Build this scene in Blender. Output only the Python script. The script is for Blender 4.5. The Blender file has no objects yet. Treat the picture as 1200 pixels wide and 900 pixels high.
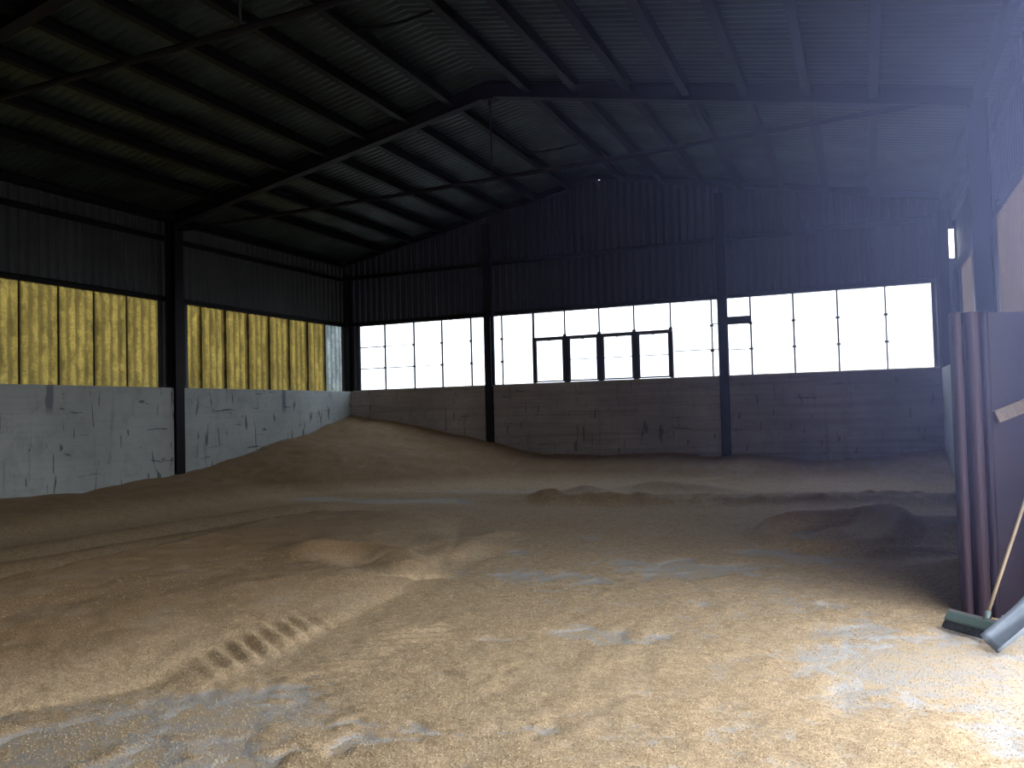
import bpy, math, random
import numpy as np
from mathutils import Vector, Matrix
random.seed(7); RNG = np.random.default_rng(11)
S = bpy.context.scene
COL = S.collection

# ------------------------------------------------------------------ sizes (metres)
EYE = 1.55
XL, XR = -12.67, 1.36          # inner faces of the concrete side walls
SL, SR = -12.90, 1.74          # sheet metal planes of the side walls
YB, SB = 18.43, 18.62          # inner face of back concrete, back sheet plane
YF = -5.6                      # front wall
XM = -5.66
HC = 2.21                      # top of concrete
HW = 3.94                      # top of windows
FR = [0.43, 6.43, 12.46]       # portal frames
def roof(x): return 7.12 - 0.195 * abs(x - XM)

# ------------------------------------------------------------------ helpers
class MB:
    def __init__(s): s.v = []; s.f = []
    def add(s, v, f):
        n = len(s.v); s.v += [tuple(p) for p in v]; s.f += [tuple(i + n for i in q) for q in f]; return s
    def box(s, x0, x1, y0, y1, z0, z1):
        v = [(x, y, z) for z in (z0, z1) for y in (y0, y1) for x in (x0, x1)]
        return s.add(v, [(0,2,3,1),(4,5,7,6),(0,1,5,4),(2,6,7,3),(0,4,6,2),(1,3,7,5)])
    def obox(s, c, ax, ay, az):       # centre and three half-axes
        c, ax, ay, az = map(Vector, (c, ax, ay, az))
        v = [c + ax*i + ay*j + az*k for k in (-1,1) for j in (-1,1) for i in (-1,1)]
        return s.add(v, [(0,2,3,1),(4,5,7,6),(0,1,5,4),(2,6,7,3),(0,4,6,2),(1,3,7,5)])
    def tube(s, pts, r, n=10, cap=True, r2=None):
        pts = [Vector(p) for p in pts]; rings = []
        m = len(pts)
        for i, p in enumerate(pts):
            d = (pts[min(i+1, m-1)] - pts[max(i-1, 0)]).normalized()
            a = d.cross(Vector((0,0,1)) if abs(d.z) < .9 else Vector((1,0,0))).normalized(); b = d.cross(a)
            rr = r if r2 is None else r + (r2 - r) * i / (m - 1)
            rings.append([p + (a*math.cos(t) + b*math.sin(t))*rr for t in [2*math.pi*k/n for k in range(n)]])
        v = [q for R in rings for q in R]; f = []
        for i in range(m-1):
            for k in range(n):
                f.append((i*n+k, i*n+(k+1)%n, (i+1)*n+(k+1)%n, (i+1)*n+k))
        if cap: f += [tuple(range(n))[::-1], tuple((m-1)*n+k for k in range(n))]
        return s.add(v, f)
    def prof(s, prof2d, p0, p1, up=(0,0,1)):   # closed profile swept from p0 to p1
        p0, p1 = Vector(p0), Vector(p1); d = (p1-p0).normalized()
        side = d.cross(Vector(up)).normalized(); u = side.cross(d)
        n = len(prof2d); v = [P + side*a + u*b for P in (p0, p1) for a, b in prof2d]
        f = [(k, (k+1)%n, n+(k+1)%n, n+k) for k in range(n)] + [tuple(range(n))[::-1], tuple(n+k for k in range(n))]
        return s.add(v, f)
    def build(s, name, mat, parent=None, smooth=False, bevel=0):
        me = bpy.data.meshes.new(name); me.from_pydata(s.v, [], s.f)
        o = bpy.data.objects.new(name, me); COL.objects.link(o)
        import bmesh
        bm = bmesh.new(); bm.from_mesh(me); bmesh.ops.recalc_face_normals(bm, faces=bm.faces); bm.to_mesh(me); bm.free()
        me.materials.append(mat)
        if smooth:
            for p in me.polygons: p.use_smooth = True
        if bevel:
            b = o.modifiers.new('bevel', 'BEVEL'); b.width = bevel; b.segments = 2; b.limit_method = 'ANGLE'
        if parent: o.parent = parent; o.matrix_parent_inverse = parent.matrix_world.inverted() if False else Matrix.Translation(-parent.location)
        return o
def empty(name, loc=(0,0,0)):
    o = bpy.data.objects.new(name, None); COL.objects.link(o); o.location = loc; o.empty_display_size = .2; return o
def tag(o, label=None, cat=None, group=None, kind=None):
    if label: o['label'] = label
    if cat: o['category'] = cat
    if group: o['group'] = group
    if kind: o['kind'] = kind
    return o
def st(o): o['kind'] = 'structure'; return o

# I-beam profile (width w, depth d, flange t, web u), centred
def ibeam(w, d, t=.012, u=.008):
    w /= 2; d /= 2; u /= 2
    return [(-w,-d),(w,-d),(w,-d+t),(u,-d+t),(u,d-t),(w,d-t),(w,d),(-w,d),(-w,d-t),(-u,d-t),(-u,-d+t),(-w,-d+t)]

# ------------------------------------------------------------------ materials
def nodes(name):
    m = bpy.data.materials.new(name); m.use_nodes = True
    nt = m.node_tree; b = nt.nodes['Principled BSDF']; return m, nt, b
def N(nt, t, **k):
    n = nt.nodes.new(t)
    for a, v in k.items():
        if a in n.inputs: n.inputs[a].default_value = v
        else: setattr(n, a, v)
    return n
def L(nt, a, b): nt.links.new(a, b)
def coord(nt, scale=(1,1,1), rot=(0,0,0), loc=(0,0,0)):
    g = N(nt, 'ShaderNodeNewGeometry'); mp = N(nt, 'ShaderNodeMapping')
    mp.inputs['Scale'].default_value = scale; mp.inputs['Rotation'].default_value = rot; mp.inputs['Location'].default_value = loc
    L(nt, g.outputs['Position'], mp.inputs['Vector']); return mp.outputs['Vector']
def noise(nt, vec, scale, detail=4, rough=.55, dist=0):
    n = N(nt, 'ShaderNodeTexNoise'); n.inputs['Scale'].default_value = scale; n.inputs['Detail'].default_value = detail
    n.inputs['Roughness'].default_value = rough; n.inputs['Distortion'].default_value = dist; L(nt, vec, n.inputs['Vector']); return n.outputs['Fac']
def ramp(nt, fac, stops):
    r = N(nt, 'ShaderNodeValToRGB'); e = r.color_ramp.elements
    while len(e) < len(stops): e.new(.5)
    for i, (p, c) in enumerate(stops):
        e[i].position = p; e[i].color = (c, c, c, 1) if isinstance(c, (int, float)) else (*c, 1)
    L(nt, fac, r.inputs['Fac']); return r.outputs['Color']
def mix(nt, fac, a, b, blend='MIX'):
    n = N(nt, 'ShaderNodeMix'); n.data_type = 'RGBA'; n.blend_type = blend
    for s, val in ((0, fac), (6, a), (7, b)):
        if isinstance(val, (int, float)): n.inputs[s].default_value = val if s == 0 else (val,)*3 + (1,)
        elif isinstance(val, tuple): n.inputs[s].default_value = (*val, 1)
        else: L(nt, val, n.inputs[s])
    return n.outputs[2]
def math_(nt, op, a, b=0.0, clamp=False):
    n = N(nt, 'ShaderNodeMath'); n.operation = op; n.use_clamp = clamp
    for i, v in enumerate((a, b)):
        if isinstance(v, (int, float)): n.inputs[i].default_value = v
        else: L(nt, v, n.inputs[i])
    return n.outputs[0]
def bump(nt, b, h, strength=.3, dist=.01):
    n = N(nt, 'ShaderNodeBump'); n.inputs['Strength'].default_value = strength; n.inputs['Distance'].default_value = dist
    L(nt, h, n.inputs['Height']); L(nt, n.outputs['Normal'], b.inputs['Normal'])

def mat_steel(name, col, rust=(.10,.045,.03), amount=.35, rough=.55, spec=.15):
    m, nt, b = nodes(name); v = coord(nt)
    n = noise(nt, v, 2.2, 6, .65); n2 = noise(nt, v, 40, 3)
    f = ramp(nt, n, [(.5, 0), (.72, amount)])
    c = mix(nt, f, col, rust); c = mix(nt, .35, c, mix(nt, 1.0, c, n2, 'MULTIPLY'))
    L(nt, c, b.inputs['Base Color']); b.inputs['Roughness'].default_value = rough; b.inputs['Specular IOR Level'].default_value = spec
    bump(nt, b, n2, .15, .002); return m
def mat_sheet(name, col, dark, metallic=.35, rough=.5, scale=1.0):
    m, nt, b = nodes(name); v = coord(nt)
    n = noise(nt, v, .9*scale, 6, .6); n2 = noise(nt, coord(nt, (1, 1, .15)), 9, 4)
    f = ramp(nt, n, [(.35, 0), (.68, 1)])
    c = mix(nt, f, dark, col); c = mix(nt, ramp(nt, n2, [(.45, 0), (.8, .45)]), c, tuple(x*.55 for x in col))
    L(nt, c, b.inputs['Base Color']); b.inputs['Metallic'].default_value = metallic; b.inputs['Roughness'].default_value = rough
    return m
M = {}
M['frame'] = mat_steel('frame_steel', (.012, .010, .014), (.03, .015, .012))
M['purlin'] = mat_steel('purlin_steel', (.008, .008, .010), (.018, .01, .009))
M['gate'] = mat_steel('gate_paint', (.024, .015, .026), (.035, .015, .015), .5, .45)
M['gate_rib'] = mat_steel('gate_rib_paint', (.042, .025, .034), (.05, .022, .02), .5, .45)
M['bar'] = mat_steel('window_bar_steel', (.035, .035, .05))
M['roof'] = mat_sheet('roof_sheet', (.055, .078, .078), (.014, .022, .022), .35, .42, 1.3)
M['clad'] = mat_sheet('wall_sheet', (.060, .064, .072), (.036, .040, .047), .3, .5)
M['cladb'] = mat_sheet('gable_sheet', (.048, .054, .085), (.036, .041, .067), .25, .5)  # bluish tint in the base colour stands in for lens veil

def mat_concrete(name, base, dark, along):
    m, nt, b = nodes(name)
    v = coord(nt); big = noise(nt, v, .55, 6, .6); med = noise(nt, v, 3.2, 6, .65); fine = noise(nt, v, 60, 3)
    sx = (1, .12, 1) if along == 'y' else (.12, 1, 1)
    c = mix(nt, ramp(nt, big, [(.32, 0), (.68, 1)]), dark, base)
    c = mix(nt, ramp(nt, med, [(.5, 0), (.75, .5)]), c, tuple(x*.62 for x in dark))
    # faint horizontal board marks and vertical run marks
    hz = noise(nt, coord(nt, (.25, .25, 9)), 1.6, 4, .6)
    c = mix(nt, ramp(nt, hz, [(.46, 0), (.7, .15 if along == 'y' else .5)]), c, tuple(x*.6 for x in dark))
    vr = noise(nt, coord(nt, (5, 5, .55)), 1.3, 5, .55)
    c = mix(nt, ramp(nt, vr, [(.62, 0), (.72, .32)]), c, tuple(x*.42 for x in dark))
    # gouges: short dark scratches in three directions
    for k, (rot, th) in enumerate((((.25 if along=='y' else 0, 0 if along=='y' else .25, 0), .655), ((-.5 if along=='y' else 0, 0 if along=='y' else .6, 0), .665), ((0,0,0), .675))):
        sc = (9, 9, 1.6) if k < 2 else (1.4, 1.4, 10)
        g = noise(nt, coord(nt, sc, rot, (k*3.1, k*1.7, k*5.3)), 1.0, 3, .5, .6)
        c = mix(nt, ramp(nt, g, [(th, 0), (th+.03, .85 if along == 'y' else .6)]), c, tuple(x*.26 for x in dark))
    if along == 'y':      # two oily run-down stains below the sheets
        sp = N(nt, 'ShaderNodeSeparateXYZ'); L(nt, coord(nt), sp.inputs[0]); wob = math_(nt, 'MULTIPLY', math_(nt, 'SUBTRACT', med, .5), .12)
        for yy, zb in ((9.63, 1.68), (15.7, 1.62)):
            dy = math_(nt, 'ABSOLUTE', math_(nt, 'ADD', math_(nt, 'SUBTRACT', sp.outputs['Y'], yy), wob)); zz = math_(nt, 'SUBTRACT', sp.outputs['Z'], zb)
            a = math_(nt, 'MULTIPLY', ramp(nt, dy, [(.05, 1), (.085, 0)]), math_(nt, 'MULTIPLY', zz, 6, True))
            c = mix(nt, math_(nt, 'MULTIPLY', a, .75), c, (.12, .12, .16))
    L(nt, c, b.inputs['Base Color']); b.inputs['Roughness'].default_value = .85
    bump(nt, b, math_(nt, 'ADD', med, fine), .25, .01); return m
M['conc_side'] = mat_concrete('side_wall_concrete', (.46, .50, .505), (.335, .37, .375), 'y')
M['conc_back'] = mat_concrete('back_wall_concrete', (.42, .37, .375), (.25, .222, .23), 'x')

def mat_translucent(name, lo, hi, dd):
    m, nt, b = nodes(name); nt.nodes.remove(b)
    out = nt.nodes['Material Output']
    v = coord(nt, (1, 1, .45)); n = noise(nt, v, 5, 7, .68, .4); n2 = noise(nt, coord(nt, (1, 1, 1.4)), 14, 5, .6, 1.0)
    c = mix(nt, ramp(nt, n, [(.30, 0), (.66, 1)]), lo, hi)
    c = mix(nt, ramp(nt, n2, [(.35, .55), (.62, 0)]), c, dd)
    sep = N(nt, 'ShaderNodeSeparateXYZ'); g = N(nt, 'ShaderNodeNewGeometry'); L(nt, g.outputs['Position'], sep.inputs[0])
    # dirt collects along the bottom edge of the sheets
    low = math_(nt, 'MULTIPLY', math_(nt, 'SUBTRACT', 2.62, sep.outputs['Z'], True), 1.6, True)
    dirt = math_(nt, 'MULTIPLY', low, ramp(nt, noise(nt, coord(nt), 10, 5, .7), [(.45, 0), (.62, 1)]))
    c = mix(nt, dirt, c, (.05, .05, .02))
    st_ = math_(nt, 'COSINE', math_(nt, 'MULTIPLY', sep.outputs['Y'], 2*math.pi/.18))  # rib shading put into the colour as dark stripes along the corrugation
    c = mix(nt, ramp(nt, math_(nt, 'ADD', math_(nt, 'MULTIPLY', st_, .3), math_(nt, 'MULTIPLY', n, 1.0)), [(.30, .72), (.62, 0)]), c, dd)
    tr = N(nt, 'ShaderNodeBsdfTranslucent'); df = N(nt, 'ShaderNodeBsdfDiffuse'); mx = N(nt, 'ShaderNodeMixShader'); mx.inputs[0].default_value = .35
    L(nt, c, tr.inputs['Color']); L(nt, mix(nt, .35, c, (.22, .20, .15)), df.inputs['Color'])
    L(nt, tr.outputs[0], mx.inputs[1]); L(nt, df.outputs[0], mx.inputs[2]); L(nt, mx.outputs[0], out.inputs['Surface']); return m
M['yellow'] = mat_translucent('yellow_fibreglass', (.052, .040, .010), (.18, .137, .034), (.030, .023, .008))
M['pale'] = mat_translucent('window_reflection_fibreglass', (.07, .085, .085), (.17, .20, .20), (.03, .04, .045))  # end sheet: reflected window light painted in as a pale grey-blue
M['tan'] = mat_translucent('veil_tan_fibreglass', (.044, .032, .024), (.072, .052, .040), (.034, .026, .02))  # yellow sheet dulled to tan, lens veil put into its colour
def mat_glass():
    m, nt, b = nodes('window_glass'); nt.nodes.remove(b); out = nt.nodes['Material Output']
    t = N(nt, 'ShaderNodeBsdfTransparent'); t.inputs['Color'].default_value = (.60, .63, .66, 1)
    g = N(nt, 'ShaderNodeBsdfGlossy'); g.inputs['Roughness'].default_value = .15
    mx = N(nt, 'ShaderNodeMixShader'); mx.inputs[0].default_value = .06
    L(nt, t.outputs[0], mx.inputs[1]); L(nt, g.outputs[0], mx.inputs[2]); L(nt, mx.outputs[0], out.inputs['Surface']); return m
M['glass'] = mat_glass()

def mat_floor():
    m, nt, b = nodes('dusty_concrete'); v = coord(nt)
    big = noise(nt, v, .8, 5, .6, .3); med = noise(nt, v, 7, 5, .65); fine = noise(nt, v, 120, 3, .6); fl = noise(nt, coord(nt, (1, 1, 1)), 230, 2)
    conc = mix(nt, med, (.37, .36, .362), (.54, .53, .53))
    grain = mix(nt, fine, (.36, .25, .14), (.80, .62, .40))
    f = math_(nt, 'ADD', math_(nt, 'MULTIPLY', med, .55), math_(nt, 'MULTIPLY', fine, .6))
    f = math_(nt, 'ADD', f, math_(nt, 'MULTIPLY', big, .35))
    c = mix(nt, ramp(nt, f, [(.66, .0), (.82, 1)]), conc, grain)
    L(nt, c, b.inputs['Base Color']); b.inputs['Roughness'].default_value = .8
    bump(nt, b, fine, .5, .004); return m
M['floor'] = mat_floor()
def mat_grain():
    m, nt, b = nodes('barley_grain'); v = coord(nt)
    n1 = noise(nt, v, 1.3, 5, .6, .4); n2 = noise(nt, coord(nt, (1, .35, 1)), 5, 5, .65); fine = noise(nt, v, 95, 3, .7); vf = noise(nt, v, 260, 2)
    a = mix(nt, ramp(nt, fine, [(.3, 0), (.7, 1)]), (.15, .088, .042), (.46, .30, .155))
    thin = mix(nt, ramp(nt, fine, [(.3, 0), (.7, 1)]), (.33, .225, .13), (.92, .70, .45))
    cl_ = noise(nt, v, 22, 4, .7); thin = mix(nt, ramp(nt, cl_, [(.42, .45), (.56, 0)]), thin, (.30, .20, .115))
    c = a
    sep = N(nt, 'ShaderNodeSeparateXYZ'); g = N(nt, 'ShaderNodeNewGeometry'); L(nt, g.outputs['Position'], sep.inputs[0])
    # the thin trampled layer is chaffy and pale, the deep grain browner
    zz = math_(nt, 'ADD', sep.outputs['Z'], math_(nt, 'MULTIPLY', math_(nt, 'SUBTRACT', n1, .5), .09))
    c = mix(nt, ramp(nt, zz, [(.06, 0), (.24, 1)]), thin, a)
    c = mix(nt, ramp(nt, n2, [(.5, 0), (.78, .45)]), c, (.46, .38, .29))
    # where the layer thins out the concrete shows between the grains
    edge = math_(nt, 'ADD', math_(nt, 'MULTIPLY', sep.outputs['Z'], 26), math_(nt, 'ADD', math_(nt, 'MULTIPLY', math_(nt, 'SUBTRACT', noise(nt, v, 9, 5, .7), .5), 1.1), math_(nt, 'MULTIPLY', math_(nt, 'SUBTRACT', fine, .5), .9)))
    c = mix(nt, ramp(nt, edge, [(.12, 1), (.40, 0)]), c, mix(nt, n2, (.42, .405, .40), (.58, .565, .56)))
    spk = ramp(nt, noise(nt, coord(nt, (1, 1, 1), (0, 0, .6)), 170, 2, .5), [(.66, 0), (.72, .8)])
    c = mix(nt, spk, c, (.85, .74, .52))
    L(nt, c, b.inputs['Base Color']); b.inputs['Roughness'].default_value = .9
    bump(nt, b, math_(nt, 'ADD', fine, math_(nt, 'MULTIPLY', vf, .5)), .8, .008); return m
M['grain'] = mat_grain()
def mat_plain(name, col, rough=.6, metallic=0, var=.3, sc=30):
    m, nt, b = nodes(name); n = noise(nt, coord(nt), sc, 4)
    L(nt, mix(nt, n, tuple(x*(1-var) for x in col), tuple(min(1, x*(1+var)) for x in col)), b.inputs['Base Color'])
    b.inputs['Roughness'].default_value = rough; b.inputs['Metallic'].default_value = metallic; return m
def mat_kernel():
    m, nt, b = nodes('grain_kernel'); n = noise(nt, coord(nt), 130, 2, .5)
    L(nt, ramp(nt, n, [(.36, (.22, .13, .06)), (.5, (.58, .42, .24)), (.64, (1.0, .86, .60))]), b.inputs['Base Color']); b.inputs['Roughness'].default_value = .6; return m
M['kernel'] = mat_kernel()
M['straw'] = mat_plain('straw', (.80, .68, .42), .7, 0, .15, 20)
M['wood'] = mat_plain('ash_handle', (.26, .2, .13), .6, 0, .3, 25)
M['broom'] = mat_plain('green_grey_broom_plastic', (.11, .16, .15), .5, 0, .25, 40)
M['broom_edge'] = mat_plain('worn_broom_edge', (.22, .19, .2), .6)
M['bristle'] = mat_plain('black_bristle', (.02, .022, .028), .8, 0, .4, 90)
M['alu'] = mat_plain('scuffed_aluminium', (.24, .28, .34), .55, .3, .2, 18)
M['board'] = mat_plain('weathered_board', (.2, .16, .13), .75, 0, .3, 35)
M['ground'] = mat_plain('yard_ground', (.36, .35, .32), .9, 0, .25, 1)

# ------------------------------------------------------------------ setting: floor, ground
st(MB().box(SL-.1, SR+.1, YF-.1, SB+.1, -.2, 0).build('floor', M['floor']))
st(MB().box(-70, 70, -60, 80, -.5, -.22).build('ground', M['ground']))
# concrete apron outside the gate opening
st(MB().box(SR+.12, 14, -8, 14, -.21, -.02).build('trim_1', M['floor']))

# ------------------------------------------------------------------ concrete walls (slabs set between the columns)
def slabs_y(x0, x1, ys, z1=HC):
    m = MB()
    for a, b in ys: m.box(x0, x1, a, b, 0, z1)
    return m
wl = st(slabs_y(-12.87, XL, [(YF, FR[0]-.12), (FR[0]+.12, FR[1]-.12), (FR[1]+.12, FR[2]-.12), (FR[2]+.12, SB)]).build('wall_left', M['conc_side'], bevel=.012))
wr = st(slabs_y(XR, 1.71, [(YF, FR[0]-.12), (FR[1]+.12, FR[2]-.12), (FR[2]+.12, SB)]).build('wall_right', M['conc_side'], bevel=.012))
m = MB()
for a, b in ((XL, -8.70), (-8.48, -2.99), (-2.79, XR)): m.box(a, b, YB, SB-.02, 0, HC)
wb = st(m.build('wall_back', M['conc_back'], bevel=.012))
wf = st(MB().box(SL, SR, YF-.2, YF, 0, HC).build('wall_front', M['conc_back']))
# mortar cap left on top of the back wall below the windows
sill = MB()
x = -12.6
while x < 1.3:
    w = random.uniform(.25, .6); sill.box(x, min(x+w, 1.34), YB+.005, YB+.09, HC, HC+random.uniform(.008, .028)); x += w
sill.build('sill', mat_plain('mortar_cap', (.62, .58, .55), .9), wb)

# ------------------------------------------------------------------ corrugated cladding
def wave(t, P=.18, A=.032):      # trapezoidal rib profile
    u = (t / P) % 1
    return A * (0 if u < .3 else (u-.3)/.15 if u < .45 else 1 if u < .8 else (1-u)/.2)
def breaks(a, b, P=.18):
    ks = {a, b}; k = math.floor(a/P)
    while k*P < b:
        for u in (0, .3, .45, .8):
            t = (k+u)*P
            if a < t < b: ks.add(t)
        k += 1
    return ks
def cladding(axis, pos, sgn, spans, extra=()):
    """vertical ribbed sheet; spans = [(a, b, fz0, fz1)]; sgn = direction ribs stand out"""
    mb = MB()
    for a, b, z0, z1 in spans:
        ts = sorted(breaks(a, b)); f0 = z0 if callable(z0) else (lambda t, z=z0: z); f1 = z1 if callable(z1) else (lambda t, z=z1: z)
        v = []; f = []
        for i, t in enumerate(ts):
            p = pos + sgn*wave(t)
            for z in (f0(t), f1(t)): v.append((p, t, z) if axis == 'x' else (t, p, z))
            for z in (f1(t), f0(t)): v.append((p - sgn*.004, t, z) if axis == 'x' else (t, p - sgn*.004, z))
            if i:
                n = i*4; f += [(n-4, n, n+1, n-3), (n-2, n+2, n+3, n-1), (n-3, n+1, n+2, n-2), (n-1, n+3, n, n-4)]
        f += [(0, 1, 2, 3), (len(v)-4, len(v)-1, len(v)-2, len(v)-3)]
        mb.add(v, f)
    return mb
BAYS_L = [(YF+.4, FR[0]-.35), (FR[0]+.35, FR[1]-.3), (FR[1]+.35, FR[2]-.32), (FR[2]+.46, 18.34)]
BAYS_R = [(YF+.4, FR[0]-.35), None, (FR[1]+.55, 13.15), (13.95, 17.9)]
EL = roof(SL) + .02; ER = roof(SR) + .02
HWR = 4.12
def side_spans(bays, e, gate=None, HW=HW):
    sp = []; y = YF
    for b in bays:
        if b is None: continue
        if gate and b[0] > gate[1] > y:      # stop the sheet at the gate
            sp += [(y, gate[0], HC-.03, e), (gate[0], gate[1], 4.25, e)]; y = gate[1]
        sp += [(y, b[0], HC-.03, e), (b[0], b[1], HW, e)]; y = b[1]
    sp.append((y, SB, HC-.03, e)); return sp
c = cladding('x', SL, 1, side_spans(BAYS_L, EL)).build('metal_cladding', M['clad'], wl)
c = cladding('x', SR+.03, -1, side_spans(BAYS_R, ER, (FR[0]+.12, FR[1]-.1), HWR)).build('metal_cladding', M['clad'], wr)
# back gable with the slot near the right corner and the pin hole at the ridge
WX = [(-12.44, -8.66), (-8.50, -2.98), (-2.81, 1.26)]
rf = lambda t: roof(t) + .02
sp = [(SL, -12.44, HC-.03, rf), (-12.44, XM-.05, HW, rf), (XM-.05, XM-.012, HW, rf), (XM-.012, XM+.016, HW, 6.985), (XM-.012, XM+.016, 7.012, rf), (XM+.016, 1.26, HW, rf),
      (1.26, 1.60, HC-.03, rf), (1.60, 1.69, HC-.03, 4.40), (1.60, 1.69, 5.02, rf), (1.69, 1.74, HC-.03, rf)]
SLOT0, SLOT1 = 1.60, 1.69
sp = sp[:6] + [(1.26, SLOT0, HC-.03, rf), (SLOT0, SLOT1, HC-.03, 4.42), (SLOT0, SLOT1, 5.0, rf), (SLOT1, SR+.05, HC-.03, rf)]
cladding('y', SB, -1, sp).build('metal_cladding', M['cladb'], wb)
cladding('y', YF-.1, 1, [(SL, SR+.05, HC-.03, rf)]).build('metal_cladding', M['clad'], wf)
# girts (horizontal rails)
def girt(parent, a, b, w=.07, h=.10):
    a, b = Vector(a), Vector(b)
    MB().prof([(-w/2,-h/2),(w/2,-h/2),(w/2,-h/2+.012),(-w/2+.012,-h/2+.012),(-w/2+.012,h/2-.012),(w/2,h/2-.012),(w/2,h/2),(-w/2,h/2)], a, b).build('girt', M['purlin'], parent)
for y0, y1 in ((YF+.1, FR[0]-.14), (FR[0]+.14, FR[1]-.14), (FR[1]+.14, FR[2]-.14), (FR[2]+.14, SB-.1)):
    girt(wl, (SL+.075, y0, 5.2), (SL+.075, y1, 5.2)); girt(wl, (SL+.075, y0, HW+.05), (SL+.075, y1, HW+.05))
    if not (y0 < 3 < y1): girt(wr, (SR-.05, y0, 5.2), (SR-.05, y1, 5.2)); girt(wr, (SR-.05, y0, HWR+.05), (SR-.05, y1, HWR+.05))
for x0, x1 in ((SL+.15, -8.72), (-8.46, -3.01), (-2.77, 1.3)):
    girt(wb, (x0, SB-.1, HW+.06), (x1, SB-.1, HW+.06)); girt(wb, (x0, SB-.1, 5.25), (x1, SB-.1, 5.25))

# ------------------------------------------------------------------ yellow translucent sheets (window bands of the side walls)
def fibre_band(n, x, sgn, a, b, HW=HW, mt='yellow'):
    w = st(empty(f'window_{n}', (x, (a+b)/2, HC)))
    t = b; k = 0
    while t > a + .05:
        s = max(a, t - .72); P = .18
        y0, y1 = s - (.035 if mt == 'yellow' else 0), t + (.06 if not k else .02 if mt == 'yellow' else 0)
        off = .006 * (k % 2) * (mt == 'yellow'); mb = MB(); v = []; f = []
        ys = np.linspace(y0, y1, int((y1-y0)/.0225)+1)
        for i, y in enumerate(ys):
            p = x + sgn*(.018*math.cos((y)/P*2*math.pi) + off)
            v += [(p, y, HC-.02), (p, y, HW+.02), (p - sgn*.002, y, HW+.02), (p - sgn*.002, y, HC-.02)]
            if i:
                q = i*4; f += [(q-4, q, q+1, q-3), (q-3, q+1, q+2, q-2), (q-1, q+3, q, q-4)]
        # single skin: outer face only keeps the sheet thin and translucent
        vv = [v[i] for j in range(len(ys)) for i in (j*4, j*4+1)]
        ff = [(2*j-2, 2*j, 2*j+1, 2*j-1) for j in range(1, len(ys))]
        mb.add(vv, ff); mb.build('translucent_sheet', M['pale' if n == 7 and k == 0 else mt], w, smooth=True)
        # lap joint batten outside
        if s > a + .1 and mt == 'yellow': MB().box(x - sgn*.05 - .008, x - sgn*.05 + .008, s-.03, s+.03, HC, HW).build('lap_batten', M['frame'], w)
        t = s; k += 1
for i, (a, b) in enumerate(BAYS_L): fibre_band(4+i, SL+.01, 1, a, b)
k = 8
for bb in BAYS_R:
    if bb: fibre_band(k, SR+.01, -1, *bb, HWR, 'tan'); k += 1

# ------------------------------------------------------------------ back windows
YG = SB - .07
def bar(w, x0, x1, z0, z1, d=.035, name='glazing_bar', y=YG): return MB().box(x0, x1, y-d/2, y+d/2, z0, z1).build(name, M['bar'], w)
def window(n, x0, x1, mull, hz=()):
    w = st(empty(f'window_{n}', ((x0+x1)/2, YG, HC)))
    f = MB().box(x0-.01, x0+.02, YG-.03, YG+.03, HC, HW+.02).box(x1-.02, x1+.01, YG-.03, YG+.03, HC, HW+.02).box(x0+.02, x1-.02, YG-.03, YG+.03, HW-.0, HW+.02).box(x0+.02, x1-.02, YG-.03, YG+.03, HC, HC+.03)
    f.build('window_frame', M['bar'], w)
    for x, wd in mull: bar(w, x-wd/2, x+wd/2, HC+.03, HW)
    for a, b, z, t in hz: bar(w, a, b, z-t/2, z+t/2, .025)
    for x, wd in mull:        # small clip on the bar at each pane corner
        if wd < .05:
            m = MB()
            for z in (2.80, 3.36): m.box(x-.042, x+.042, YG-.032, YG-.018, z-.024, z+.024)
            m.build('pane_clip', M['bar'], w)
    xs = [x0] + [x for x, _ in mull] + [x1]
    for a, b in zip(xs, xs[1:]): MB().box(a+.005, b-.005, YG+.005, YG+.010, HC+.02, HW).build('glass_pane', M['glass'], w)
    return w
window(1, *WX[0], [(-11.64,.035), (-10.76,.035), (-9.94,.035), (-9.11,.035)], [(-12.42,-11.66,3.37,.024), (-12.42,-11.66,2.80,.024), (-11.62,-10.78,3.37,.016), (-11.62,-10.78,2.80,.022), (-10.74,-9.96,2.80,.016)])
w2 = window(2, *WX[1], [(-8.26,.03), (-7.42,.05), (-6.61,.03), (-5.75,.03), (-4.91,.03), (-4.06,.03), (-3.14,.03)],
       [(-4.0,-3.16,2.83,.018), (-3.12,-3.0,3.40,.02), (-3.12,-3.0,2.83,.02)])
MB().box(-7.44, -4.03, YG-.05, YG+.03, 3.285, 3.335).build('transom', M['bar'], w2)
for x0, x1 in ((-7.44, -7.37), (-6.64, -6.51), (-5.79, -5.67), (-4.94, -4.82), (-4.09, -4.02)):
    MB().box(x0, x1, YG-.05, YG+.03, HC+.03, 3.285).build('post', M['bar'], w2)
for k, (x0, x1) in enumerate(((-7.365, -6.645), (-6.505, -5.795), (-5.665, -4.945), (-4.815, -4.095))):
    s = MB().box(x0, x0+.03, YG-.045, YG-.015, HC+.04, 3.28).box(x1-.03, x1, YG-.045, YG-.015, HC+.04, 3.28).box(x0+.03, x1-.03, YG-.045, YG-.015, HC+.04, HC+.075).box(x0+.03, x1-.03, YG-.045, YG-.015, 3.25, 3.28)
    if k: s.box(x0+.03, x1-.03, YG-.036, YG-.024, 2.757, 2.775)
    s.box((x0+x1)/2-.03, (x0+x1)/2+.03, YG-.06, YG-.045, 3.235, 3.26)
    s.build('sash_frame', M['bar'], w2)
w3 = window(3, *WX[2], [(-2.30,.035), (-1.41,.035), (-.53,.035), (.39,.03)], [(-2.79,-2.32,2.80,.018)])
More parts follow.
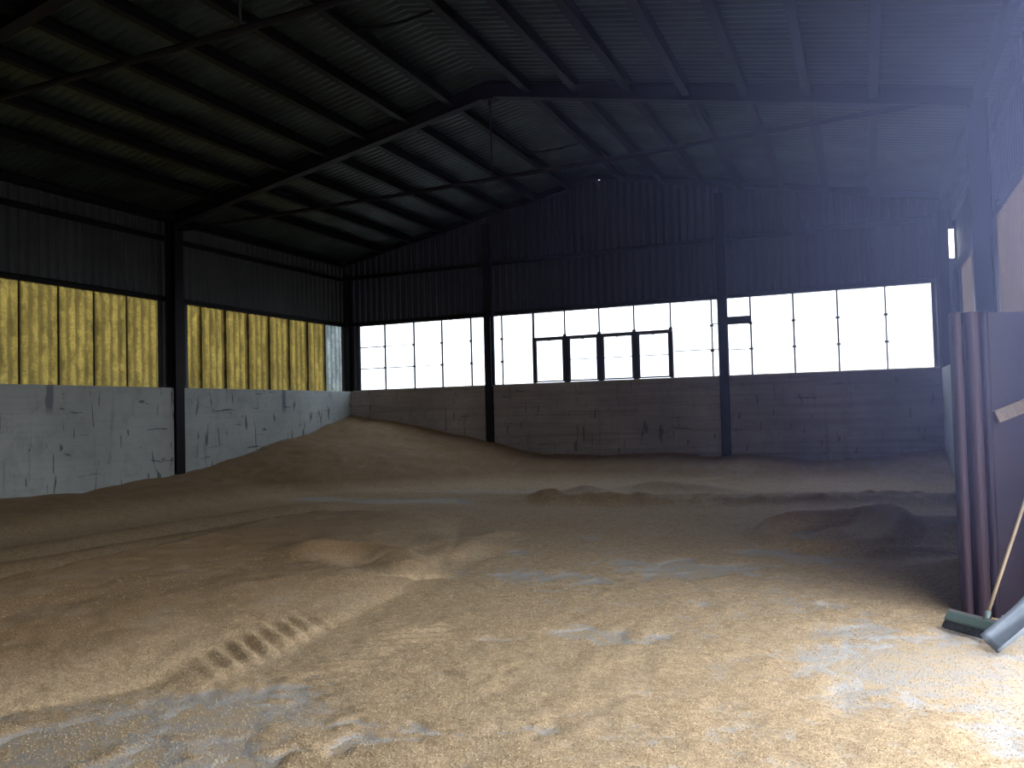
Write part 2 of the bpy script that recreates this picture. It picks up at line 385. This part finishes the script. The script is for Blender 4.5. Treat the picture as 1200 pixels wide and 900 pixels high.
MB().box(-2.79, -2.31, YG-.03, YG+.02, 3.36, 3.53).build('transom', M['bar'], w3)

# ------------------------------------------------------------------ roof
def roof_mesh():
    P, A = .15, .03; ys = np.arange(YF-.25, SB+.2, P/6)
    v = []; f = []
    xs = [SL-.05, XM, SR+.07]
    for y in ys:
        dz = A*.5*(1+math.cos(y/P*2*math.pi))
        for x in xs: v.append((x, y, roof(x)+dz))
        for x in xs: v.append((x, y, roof(x)+dz+.003))
    for i in range(1, len(ys)):
        n = i*6
        for k in (0, 1): f.append((n-6+k, n-5+k, n+1+k, n+k)); f.append((n-3+k, n+3+k, n+4+k, n-2+k))
    return MB().add(v, f)
ceil = st(roof_mesh().build('ceiling', M['roof'], smooth=True))
rc = MB()   # ridge cap flashing seen from below as a flat strip
v = []
for y in (YF-.2, SB+.1):
    v += [(XM-.25, y, roof(XM-.25)+.045), (XM, y, 7.12+.05), (XM+.25, y, roof(XM+.25)+.045)]
rc.add(v, [(0,1,4,3), (1,2,5,4)]).build('ridge_cap', M['roof'], ceil)

ordn = ['first', 'second', 'third', 'fourth', 'fifth', 'sixth', 'seventh', 'eighth']
for side, nm in ((1, 'right'), (-1, 'left')):
    for k in range(8):
        x = XM + side*(.69 + .865*k if k < 7 else 7.16); z = roof(x) - .008
        o = MB().prof([(-.06,-.17),(.06,-.17),(.06,-.155),(-.045,-.155),(-.045,-.015),(.06,-.015),(.06,0),(-.06,0)], (x, YF, z), (x, SB-.2, z)).build('roof_purlin', M['purlin'])
        tag(o, f'dark steel roof purlin, {ordn[k]} to the {nm} of the ridge', 'purlin', f'purlins on the {nm} roof slope')

def portal(y, label, tie=True):
    t = tag(empty('portal_frame', (XM, y, 0)), label, 'steel frame', 'portal frames across the hall')
    pr = ibeam(.20, .26)
    for x, s in ((-12.74, -1), (1.46, 1)):
        top = roof(x) - .20
        MB().prof(ibeam(.22, .24), (x, y, 0), (x, y, top), up=(1, 0, 0)).box(x-.16, x+.16, y-.12, y+.12, 0, .02).build('column', M['frame'], t)
        e = x - s*.05; r0 = (e, y, roof(e)-.14); r1 = (XM, y, 7.12-.14)
        MB().prof(ibeam(.17, .26), r0, r1).build('rafter', M['frame'], t)
    MB().box(XM-.10, XM+.10, y-.09, y+.09, 6.80, 6.86).build('apex_plate', M['frame'], t)
    if tie:
        pts = [(-12.63 + 13.5*i/12, y, 5.38 + .24*i/12 - .04*math.sin(math.pi*i/12)) for i in range(13)]
        MB().tube(pts, .038, 8).build('tie_rod', M['frame'], t)
        MB().tube([(XM, y, 5.46), (XM, y, 6.8)], .016, 8).tube([(XM, y, 6.7), (XM, y, 6.8)], .03, 8).build('hanger_rod', M['bar'], t)
    return t
portal(FR[2], 'dark steel portal frame with tie rod nearest the windowed back wall')
portal(FR[1], 'dark steel portal frame overhead, only its left rafter showing at top left')
portal(FR[0], 'dark steel portal frame above and behind the viewer')
# gable end rafters
ge = tag(empty('gable_rafter', (XM, SB-.14, 0)), 'slender dark steel rafter pair following the roof line of the back gable', 'rafter')
for s, e in ((-1, SL+.1), (1, SR-.1)):
    MB().prof(ibeam(.10, .13), (e, SB-.14, roof(e)-.07), (XM, SB-.14, 7.12-.07)).build('rafter', M['frame'], ge)
for x, lab in ((-8.59, 'dark steel column between the left and middle window bands of back wall'), (-2.89, 'dark steel column between the middle and right window bands of back wall')):
    o = MB().prof(ibeam(.19, .22), (x, YB+.07, 0), (x, YB+.07, roof(x)-.30), up=(0, 1, 0)).build('steel_column', M['frame'])
    tag(o, lab, 'column', 'gable columns')
for x in (SL+.13, SR-.26):
    MB().prof(ibeam(.16, .16), (x, SB-.12, HC), (x, SB-.12, roof(x)-.36), up=(0, 1, 0)).build('corner_post', M['frame'], wb)
# ties between the two ridge purlins at mid bay
for y, lab in ((15.4, 'small steel ridge brace in the bay nearest the back wall'), (9.4, 'small steel ridge brace in the bay before the tied portal frame'), (3.4, 'small steel ridge brace above the viewer')):
    o = MB().tube([(XM-.63, y, roof(XM-.69)-.13), (XM-.2, y, 6.80), (XM+.2, y, 6.80), (XM+.63, y, roof(XM-.69)-.13)], .022, 8).build('ridge_brace', M['frame']); tag(o, lab, 'brace')

# ------------------------------------------------------------------ the grain
def vnoise(x, y, sc, seed=0):
    r = np.random.default_rng(seed); T = r.random((256, 256))
    u = x*sc + 1000.3; v = y*sc + 1000.7; i = np.floor(u).astype(int); j = np.floor(v).astype(int); a = u-i; b = v-j
    a = a*a*(3-2*a); b = b*b*(3-2*b)
    g = lambda p, q: T[p % 256, q % 256]
    return (g(i,j)*(1-a)*(1-b) + g(i+1,j)*a*(1-b) + g(i,j+1)*(1-a)*b + g(i+1,j+1)*a*b) - .5
def fbm(x, y, sc, o=4, seed=0): return sum(vnoise(x, y, sc*2**k, seed+k)*.55**k for k in range(o))
def seg(x, y, pts):
    """distance to a polyline and signed side"""
    best = np.full(x.shape, 1e9); side = np.zeros(x.shape); par = np.zeros(x.shape); acc = 0; tot = sum(math.dist(a, b) for a, b in zip(pts, pts[1:]))
    for (ax, ay), (bx, by) in zip(pts, pts[1:]):
        dx, dy = bx-ax, by-ay; l2 = dx*dx+dy*dy; t = np.clip(((x-ax)*dx+(y-ay)*dy)/l2, 0, 1)
        d = np.hypot(x-ax-t*dx, y-ay-t*dy); m = d < best
        best = np.where(m, d, best); side = np.where(m, np.sign((x-ax)*dy-(y-ay)*dx), side); par = np.where(m, acc + t*math.sqrt(l2), par); acc += math.sqrt(l2)
    return best, side, par/tot
def ridge(x, y, pts, h, wl, wr, taper=.15):
    d, s, t = seg(x, y, pts); w = np.where(s > 0, wr, wl)
    e = np.clip(np.minimum(t, 1-t)/taper, 0, 1); e = .25+.75*e if taper < .1 else e**.5
    return h*np.exp(-(d/w)**2)*e
def bl(x, y, cx, cy, rx, ry, a=0):
    c, s = math.cos(a), math.sin(a); u = (x-cx)*c+(y-cy)*s; v = -(x-cx)*s+(y-cy)*c
    return np.exp(-((u/rx)**2+(v/ry)**2))
def smax(a, b, k=.06): return .5*(a+b+np.sqrt((a-b)**2+k*k))
def height(x, y):
    n1 = fbm(x, y, .5, 4, 3); n2 = fbm(x, y, 2.2, 4, 9)
    hl = np.interp(y, [0, 3, 8.7, 10.3, 12.4, 13.15, 14.7, 16.2, 18.43], [.30, .38, .41, .41, .45, .48, .80, 1.13, 1.55])
    hb = np.interp(x, [-12.67,-11.65,-10.4,-8.66,-7.57,-6.06,-4.64,-2.94,-2.4,-1.16,.15,1.36], [1.55,1.42,1.16,.79,.58,.50,.48,.50,.56,.38,.41,.57])
    A = hl - .20*(x+12.67); B = hb - .21*(YB-y)
    h = smax(smax(A, B, .05), 0*x, .05)
    h += np.clip(h, 0, .4)*n1*.35
    # loader ruts and berms, running along the hall
    cl = lambda v: np.clip(v, 0, 1)
    # wide tongue of grain on the left: steep on its far side, gentle towards the viewer
    xc = np.interp(y, [2, 4, 6, 8, 10, 11.5], [-5.9, -5.9, -6.2, -6.7, -6.6, -6.4]); d = x - xc
    xt = np.interp(y, [1.5, 2.9, 3.6, 4.5, 6, 8, 10.5], [-4.9, -4.3, -3.85, -3.6, -3.7, -4.2, -5.4])      # its toe
    prof = np.where(d < 0, np.exp(-(d/.40)**2), cl((xt-x)/(xt-xc+1e-6))**.8)
    dark = 0
    amp = np.interp(y, [1, 3, 5, 9, 11.4], [.40, .40, .38, .30, 0])
    h += amp*prof
    h += ridge(x, y, [(-7.9, 4.5), (-7.7, 7), (-7.4, 9), (-7.3, 10.3)], .17, .40, .28)
    h += ridge(x, y, [(-9.2, 5), (-9.0, 7.5), (-8.7, 10), (-8.2, 12)], .12, .5, .5)
    h += ridge(x, y, [(-5.15, 6.3), (-5.1, 6.9), (-4.8, 7.2), (-4.3, 7.15), (-3.8, 6.7)], .11, .20, .38)
    h +=   .06*bl(x, y, -4.3, 6.15, .5, .35) - .05*bl(x, y, -4.7, 6.6, .4, .3)
    h += .09*bl(x, y, -4.4, 8.4, .35, .55) + .07*bl(x, y, -4.1, 7.9, .2, .5) + .05*bl(x, y, -4.3, 9.3, .25, .3)
    # low ridge across the hall, with a step towards the viewer
    yr = 13.25 + .45*np.sin(x*.5+1) + .25*fbm(x, y*0, .8, 3, 21); dd = y - yr
    h += .13*np.where(dd < 0, np.exp(-(dd/.28)**2), np.exp(-(dd/.9)**2))*cl((x+7)/2.5)*(1+.8*n2)
    h += .16*bl(x, y, -4.75, 14.2, .45, .5) + .12*bl(x, y, -3.8, 15.2, .55, .6) + .10*bl(x, y, -5.0, 13.0, .3, .3) + .12*bl(x, y, -3.0, 15.0, .8, .35)
    h += .05*np.sin(y*3.1+x*.4+2*n1)*bl(x, y, -8.0, 13.2, 3.2, 1.4) 
    # hump and round wheel hollow on the right
    h += .20*bl(x, y, 1.0, 10.6, .95, .85) + .08*bl(x, y, .1, 10.6, .5, .6)
    rr = np.hypot((x+.45)/1.0, (y-10.25)/1.25)
    h += np.where(rr < 1.0, .055*np.cos(rr*9*math.pi/3.2)*np.exp(-rr), 0) + .15*np.exp(-((rr-.75)/.16)**2)*(.4+.6*cl((y-9.9)))
    h += .28*bl(x, y, 1.15, 7.9, .75, .7) + .07*bl(x, y, .3, 9.2, .5, .15, .3)
    # thin trampled layer over the open floor
    thin = .022 + .010*n1 + .006*n2 + .012*fbm(x, y, 7, 4, 40) + .006*np.clip((y-9)/2, 0, 1)
    fb, fb2, fb3 = fbm(x, y, 3.1, 3, 60), fbm(x, y, 3.1, 3, 70), fbm(x, y, 2.0, 4, 80)
    for cx, cy, rx, ry, a, k in ((-2.7,7.15,.5,.28,-.3,.045), (-1.7,5.35,.30,.24,0,.05), (-1.3,6.6,.32,.16,0,.03), (-1.5,8.0,.75,.3,.1,.045), (-.4,6.75,.22,.12,0,.03), (-2.45,5.1,.16,.08,0,.035),
                                 (-2.4,4.35,.2,.07,0,.02), (-2.0,7.9,.5,.35,0,.04), (-3.55,8.35,.3,.14,0,.03), (.70,5.6,.95,.62,.25,.075), (.85,4.85,.8,.4,.3,.06), (.2,6.05,.5,.3,0,.04), (-2.35,3.15,.55,.06,.62,.06), (-1.9,3.6,.5,.07,.35,.05), (-2.2,3.52,.35,.05,.5,.04),
                                 (-3.6,2.6,1.0,.6,.6,.075), (-3.3,3.2,.9,.3,.75,.03), (-.9,8.9,.6,.25,0,.04), (-.2,8.7,.4,.2,0,.03), (-3.2,9.5,.3,.2,0,.03), (-.3,3.5,.25,.12,.3,.03)):
        thin = thin - .62*k*bl(x + .35*fb, y + .35*fb2, cx, cy, rx*.9, ry*.9, a)*(1 + 1.6*fb3)
    h = h + thin + .05*n2*np.clip(h, 0, .3)
    # tyre track with cross lugs
    d, s, t = seg(x, y, [(-3.66, 3.3), (-3.72, 4.2), (-3.8, 5.4)])
    m = np.exp(-(d/.17)**4)*cl((y-3.5)*4)*cl((5.3-y)*2)
    h = h*(1-.55*m) + m*((.05 + .013*np.tanh(2.5*np.sin((y + .45*(x+3.7))*2*math.pi/.165))*(1+1.5*n2)))
    d, s, t = seg(x, y, [(-3.0, 2.9), (-3.0, 4.6)]); m = np.exp(-(d/.16)**4)*cl((y-2.9)*2)*cl((4.9-y)*2)
    h += m*.010*np.sin((y - .5*x)*2*math.pi/.17)*(1+n2)
    m = np.exp(-((x+2.95)/.2)**2 - ((y-5.0)/.35)**2); h += m*.02*np.sin((y-.6*x)*2*math.pi/.16)
    return np.where(h < 0, -.006*np.tanh(-h/.006), h)
def grid(parts):
    out = [parts[0][0]]
    for a, b, s in parts: out += list(np.linspace(a, b, max(1, int(round((b-a)/s)))+1)[1:])
    return np.array(out)
gx = grid([(-12.66, -6.4, .055), (-6.4, 1.35, .026)]); gy = grid([(YF+.02, 1.5, .25), (1.5, 7.2, .022), (7.2, 11, .035), (11, 18.42, .06)])
X, Y = np.meshgrid(gx, gy, indexing='xy'); Z = height(X, Y)
ny, nx = Z.shape
me = bpy.data.meshes.new('spilled_grain')
co = np.stack([X, Y, Z], -1).reshape(-1, 3)
idx = np.arange(nx*ny).reshape(ny, nx)
q = np.stack([idx[:-1,:-1], idx[:-1,1:], idx[1:,1:], idx[1:,:-1]], -1).reshape(-1, 4)
zq = Z.reshape(-1)[q].max(1); q = q[zq > -.012]
me.vertices.add(len(co)); me.vertices.foreach_set('co', co.astype(np.float32).ravel())
me.loops.add(q.size); me.loops.foreach_set('vertex_index', q.astype(np.int32).ravel())
me.polygons.add(len(q)); me.polygons.foreach_set('loop_start', np.arange(0, q.size, 4, dtype=np.int32)); me.polygons.foreach_set('loop_total', np.full(len(q), 4, np.int32))
me.update(calc_edges=True); me.validate(); me.polygons.foreach_set('use_smooth', np.ones(len(me.polygons), bool))
me.materials.append(M['grain'])
go = bpy.data.objects.new('spilled_grain', me); COL.objects.link(go)
tag(go, 'brown grain spread over the hall floor and heaped against the walls', 'grain', kind='stuff')

def scatter(name, mat, n, L0, L1, wd, area, label, dens=None, lift=.0015):
    xs = RNG.uniform(area[0], area[1], n); ys = area[2] + (area[3]-area[2])*RNG.random(n)**1.35
    hz = height(xs, ys); hz = np.maximum(hz, 0)
    eps = .01; th = RNG.uniform(0, 2*np.pi, n); ln = RNG.uniform(L0, L1, n)/2; w = wd*RNG.uniform(.8, 1.2, n)/2
    dx, dy = np.cos(th), np.sin(th)
    sl = (np.maximum(height(xs+dx*eps, ys+dy*eps), 0) - hz)/eps; sl = np.clip(sl, -.5, .5) + RNG.normal(0, .12, n)
    c = np.stack([xs, ys, hz + w*.9 + lift], 1); d = np.stack([dx, dy, sl], 1); d /= np.linalg.norm(d, axis=1)[:,None]
    a = np.stack([-dy, dx, 0*dx], 1); b = np.cross(d, a)
    V = np.stack([c - d*ln[:,None], c + a*w[:,None], c + b*w[:,None], c - a*w[:,None], c - b*w[:,None], c + d*ln[:,None]], 1).reshape(-1, 3)
    F0 = np.array([(0,2,1),(0,3,2),(0,4,3),(0,1,4),(5,1,2),(5,2,3),(5,3,4),(5,4,1)])
    F = (F0[None] + 6*np.arange(n)[:,None,None]).reshape(-1, 3)
    me = bpy.data.meshes.new(name); me.vertices.add(len(V)); me.vertices.foreach_set('co', V.astype(np.float32).ravel())
    me.loops.add(F.size); me.loops.foreach_set('vertex_index', F.astype(np.int32).ravel())
    me.polygons.add(len(F)); me.polygons.foreach_set('loop_start', np.arange(0, F.size, 3, dtype=np.int32)); me.polygons.foreach_set('loop_total', np.full(len(F), 3, np.int32))
    me.update(calc_edges=True); me.polygons.foreach_set('use_smooth', np.ones(len(F), bool)); me.materials.append(mat)
    o = bpy.data.objects.new(name, me); COL.objects.link(o); return tag(o, label, 'grain' if name != 'straw_bits' else 'straw', kind='stuff')
scatter('loose_kernels', M['kernel'], 90000, .007, .011, .0042, (-4.2, 1.3, 2.2, 7.0), 'loose grain kernels lying scattered over the near floor')
scatter('straw_bits', M['straw'], 7000, .012, .035, .0022, (-5.5, 1.3, 2.2, 8.5), 'pale straw and chaff bits strewn over the near floor')

# ------------------------------------------------------------------ gate leaf
GP = Vector((.555, 6.62, 0)); gd = Vector((.95, .30, 0)).normalized(); gn = Vector((gd.y, -gd.x, 0))
gate = tag(empty('gate_leaf', GP), 'open maroon steel gate leaf with upright ribs standing at the right edge', 'gate')
def gbox(m, a, b, n0, n1, z0, z1):
    c = GP + gd*((a+b)/2) + gn*((n0+n1)/2); c.z = (z0+z1)/2
    return m.obox(c, gd*((b-a)/2), gn*((n1-n0)/2), Vector((0,0,(z1-z0)/2)))
gbox(MB(), .16, .84, -.02, -.012, .02, 2.17).build('sheet', M['gate'], gate)
for z0, z1 in ((.02, .08), (1.0, 1.05), (2.11, 2.17)): gbox(MB(), .30, .84, -.055, -.02, z0, z1).build('back_rail', M['gate'], gate)
def rib(a, w, d, mt):       # rounded upright channel
    n = 10; pr = [(-w/2, 0)] + [(-w/2*math.cos(math.pi*i/n), d*math.sin(math.pi*i/n)**.6) for i in range(n+1)] + [(w/2, 0)]
    v = []
    for z in (.005, 2.175):
        for s_, t_ in pr: v.append(GP + gd*(a+s_) + gn*(t_-.012) + Vector((0,0,z)))
    k = len(pr); f = [(i, (i+1)%k, k+(i+1)%k, k+i) for i in range(k)] + [tuple(range(k))[::-1], tuple(k+i for i in range(k))]
    return MB().add(v, f).build('upright_rib', mt, gate, smooth=False)
rib(.035, .07, .05, M['gate_rib']); rib(.135, .10, .075, M['gate_rib']); rib(.225, .06, .045, M['gate'])
gbox(MB(), 0.0, .26, -.03, -.012, .005, 2.17).build('edge_plate', M['gate'], gate)
gbox(MB(), .80, .84, -.05, .01, 0.0, 2.18).build('hinge_stile', M['gate'], gate)
# short grooved board fixed across the leaf
c0 = GP + gd*.27 + gn*.03 + Vector((0,0,1.43)); c1 = GP + gd*.70 + gn*.05 + Vector((0,0,1.60)); dd = (c1-c0).normalized(); up = gn.cross(dd).normalized()
if up.z < 0: up = -up
m = MB().obox((c0+c1)/2, (c1-c0)/2, gn*.012, up*.045)
for i in range(30):
    t = (i+.5)/30; m.obox(c0 + (c1-c0)*t + gn*.014, dd*.0035, gn*.005, up*.045)
o = m.build('grooved_board', M['board'], gate); o['label'] = 'pale grooved board across the gate'

# ------------------------------------------------------------------ push broom
hc = Vector((.60, 6.47, 0)); L0, L1 = Vector((.435, 6.32, .0)), Vector((.695, 6.05, .0)); bd = (L1-L0).normalized(); bn = Vector((bd.y, -bd.x, 0))
broom = tag(empty('push_broom', (L0+L1)/2), 'wide push broom with green-grey head and wooden handle leaning on the gate', 'broom')
tilt = Matrix.Rotation(math.radians(-32), 3, bd)
def bpt(a, n, z): return L0 + bd*a + tilt @ (bn*n + Vector((0,0,z))) + Vector((0,0,.055))
def bprism(m, prof, a0, a1):
    v = [bpt(a, n, z) for a in (a0, a1) for n, z in prof]; k = len(prof)
    return m.add(v, [(i,(i+1)%k,k+(i+1)%k,k+i) for i in range(k)] + [tuple(range(k))[::-1], tuple(k+i for i in range(k))])
BLn = (L1-L0).length
bprism(MB(), [(-.005,0),(.035,0),(.04,.012),(.034,.062),(.022,.078),(0,.078)], 0, BLn).build('head', M['broom'], broom, bevel=.003)
bprism(MB(), [(-.008,.076),(.024,.076),(.022,.088),(-.006,.088)], .0, BLn).build('head_rim', M['broom_edge'], broom)
m = MB()
for i in range(56):
    for j in range(3):
        a = (i+.5)/56*BLn; n = .002+.012*j; p = bpt(a, n, .004); e = bpt(a + random.uniform(-.004,.004), n+.006+random.uniform(-.004,.004), -.05); e.z = max(e.z, .008)
        m.tube([p, e], .0048, 5, r2=.0035)
br = m.build('bristles', M['bristle'], broom); br['kind'] = 'stuff'
hb_ = bpt(BLn*.72, .012, .085); ht = Vector((1.005, 6.58, 1.0)); hs = [hb_ + (ht-hb_)*t for t in (0, .3, .6, 1)]
MB().tube(hs, .0115, 10).build('handle', M['wood'], broom, smooth=True)
MB().tube([hb_ - (ht-hb_).normalized()*.03, hb_ + (ht-hb_).normalized()*.05], .018, 10).build('socket', M['broom'], broom, smooth=True)

# ------------------------------------------------------------------ grain shovel
p0 = Vector((.600, 5.90, .055)); p1 = Vector((.672, 5.74, .012))       # the two tips of the cutting edge
sp_ = tag(empty('grain_shovel', (p0+p1)/2), 'blue-grey metal scoop shovel lying in front of broom and gate', 'shovel')
e = (p1-p0); back = Vector((.31, .12, .22)); wn = back.normalized().cross(e.normalized())
if wn.z < 0: wn = -wn
nu, nv = 16, 8; v = []; f = []
for side in (0, 1):
    for j in range(nv+1):
        tv = j/nv
        for i in range(nu+1):
            tu = i/nu*2-1; lift = .085*abs(tu)**7*(.55+.45*tv) + .03*tv**4
            c = (p0+p1)/2 + e*(.5*tu*(1-.06*tv)) + back*tv + wn*(lift - side*.003)
            v.append(c)
K = (nu+1)*(nv+1)
for j in range(nv):
    for i in range(nu):
        a = j*(nu+1)+i; f += [(a, a+1, a+nu+2, a+nu+1), (K+a, K+a+nu+1, K+a+nu+2, K+a+1)]
for i in range(nu): f += [(i, K+i, K+i+1, i+1), (nv*(nu+1)+i, nv*(nu+1)+i+1, K+nv*(nu+1)+i+1, K+nv*(nu+1)+i)]
for j in range(nv): a = j*(nu+1); f += [(a, a+nu+1, K+a+nu+1, K+a), (a+nu, K+a+nu, K+a+2*nu+1, a+2*nu+1)]
MB().add(v, f).build('blade', M['alu'], sp_, smooth=True)
mid = (p0+p1)/2
sk0 = mid + back*.92 + wn*.02; sk1 = mid + back*1.25 + wn*.07
MB().tube([sk0, sk1], .024, 12, r2=.019).build('socket', M['alu'], sp_, smooth=True)
h1 = sk1 + Vector((.30, .42, .62)); MB().tube([sk0 + (sk1-sk0)*.6, sk1, sk1+(h1-sk1)*.4, h1], .016, 12).build('handle', M['wood'], sp_, smooth=True)

# ------------------------------------------------------------------ bluish haze volume added by the gate, stands in for lens veil
def haze():
    m = bpy.data.materials.new('veil_haze'); m.use_nodes = True; nt = m.node_tree; nt.nodes.clear()
    out = N(nt, 'ShaderNodeOutputMaterial'); vs = N(nt, 'ShaderNodeVolumeScatter'); vs.inputs['Color'].default_value = (.42, .50, 1, 1); vs.inputs['Anisotropy'].default_value = 0
    g = N(nt, 'ShaderNodeNewGeometry'); sp = N(nt, 'ShaderNodeSeparateXYZ'); L(nt, g.outputs['Position'], sp.inputs[0])
    def ss(o, a, b):
        n = N(nt, 'ShaderNodeMapRange'); n.interpolation_type = 'SMOOTHSTEP'; n.inputs['From Min'].default_value = a; n.inputs['From Max'].default_value = b; L(nt, o, n.inputs['Value']); return n.outputs[0]
    d = math_(nt, 'MULTIPLY', ss(sp.outputs['X'], -1.7, 2.0), ss(sp.outputs['Z'], .3, 3.2))
    d = math_(nt, 'MULTIPLY', d, ss(sp.outputs['Y'], 12.0, 4.0))
    d = math_(nt, 'MULTIPLY', d, ss(sp.outputs['Y'], .8, 3.2))
    L(nt, math_(nt, 'MULTIPLY', d, .125), vs.inputs['Density']); L(nt, vs.outputs[0], out.inputs['Volume'])
    o = MB().box(-1.7, 1.34, .8, 12.0, .3, 5.6).build('veil_haze', m)
    tag(o, 'faint bluish haze added by the open gate as lens veil', 'haze', kind='stuff')
haze()
# ------------------------------------------------------------------ light
W = bpy.data.worlds.new('overcast'); S.world = W; W.use_nodes = True; nt = W.node_tree; bg = nt.nodes['Background']
tc = N(nt, 'ShaderNodeTexCoord'); sep = N(nt, 'ShaderNodeSeparateXYZ'); L(nt, tc.outputs['Generated'], sep.inputs[0])
L(nt, ramp(nt, sep.outputs['Z'], [(0, (.95, .96, 1.0)), (.6, (.88, .93, 1.0))]), bg.inputs['Color']); bg.inputs['Strength'].default_value = 6.0
def portal_light(name, loc, rot, sx, sy):
    l = bpy.data.lights.new(name, 'AREA'); l.shape = 'RECTANGLE'; l.size = sx; l.size_y = sy; l.cycles.is_portal = True
    o = bpy.data.objects.new(name, l); COL.objects.link(o); o.location = loc; o.rotation_euler = rot
for x0, x1 in WX: portal_light('window_daylight', ((x0+x1)/2, SB+.03, (HC+HW)/2), (-math.pi/2, 0, 0), x1-x0, HW-HC)
portal_light('gate_daylight', (SR+.08, (FR[0]+FR[1])/2, 2.1), (0, math.pi/2, 0), 4.2, FR[1]-FR[0]-.2)
portal_light('slot_daylight', ((SLOT0+SLOT1)/2, SB+.06, 4.7), (-math.pi/2, 0, 0), .12, .6)

# ------------------------------------------------------------------ camera
yaw, pitch, roll, F = .408260353, .0341673532, -.0255947418, 963.833546
f_ = Vector((-math.sin(yaw)*math.cos(pitch), math.cos(yaw)*math.cos(pitch), math.sin(pitch))); r_ = Vector((math.cos(yaw), math.sin(yaw), 0)); u_ = r_.cross(f_)
r2 = r_*math.cos(roll) + u_*math.sin(roll); u2 = -r_*math.sin(roll) + u_*math.cos(roll)
cam = bpy.data.cameras.new('camera'); co_ = bpy.data.objects.new('camera', cam); COL.objects.link(co_)
mw = Matrix(((r2.x, u2.x, -f_.x, 0), (r2.y, u2.y, -f_.y, 0), (r2.z, u2.z, -f_.z, EYE), (0, 0, 0, 1))); co_.matrix_world = mw
cam.sensor_width = 36; cam.lens = 36*F/1200; cam.clip_start = .05; cam.clip_end = 500
S.camera = co_
S.view_settings.view_transform = 'Standard'; S.view_settings.look = 'None'; S.view_settings.gamma = 1; S.view_settings.exposure = 0.32
S.view_settings.use_curve_mapping = False
S.cycles.use_denoising = True
S.cycles.max_bounces = 10; S.cycles.diffuse_bounces = 6; S.cycles.transparent_max_bounces = 12
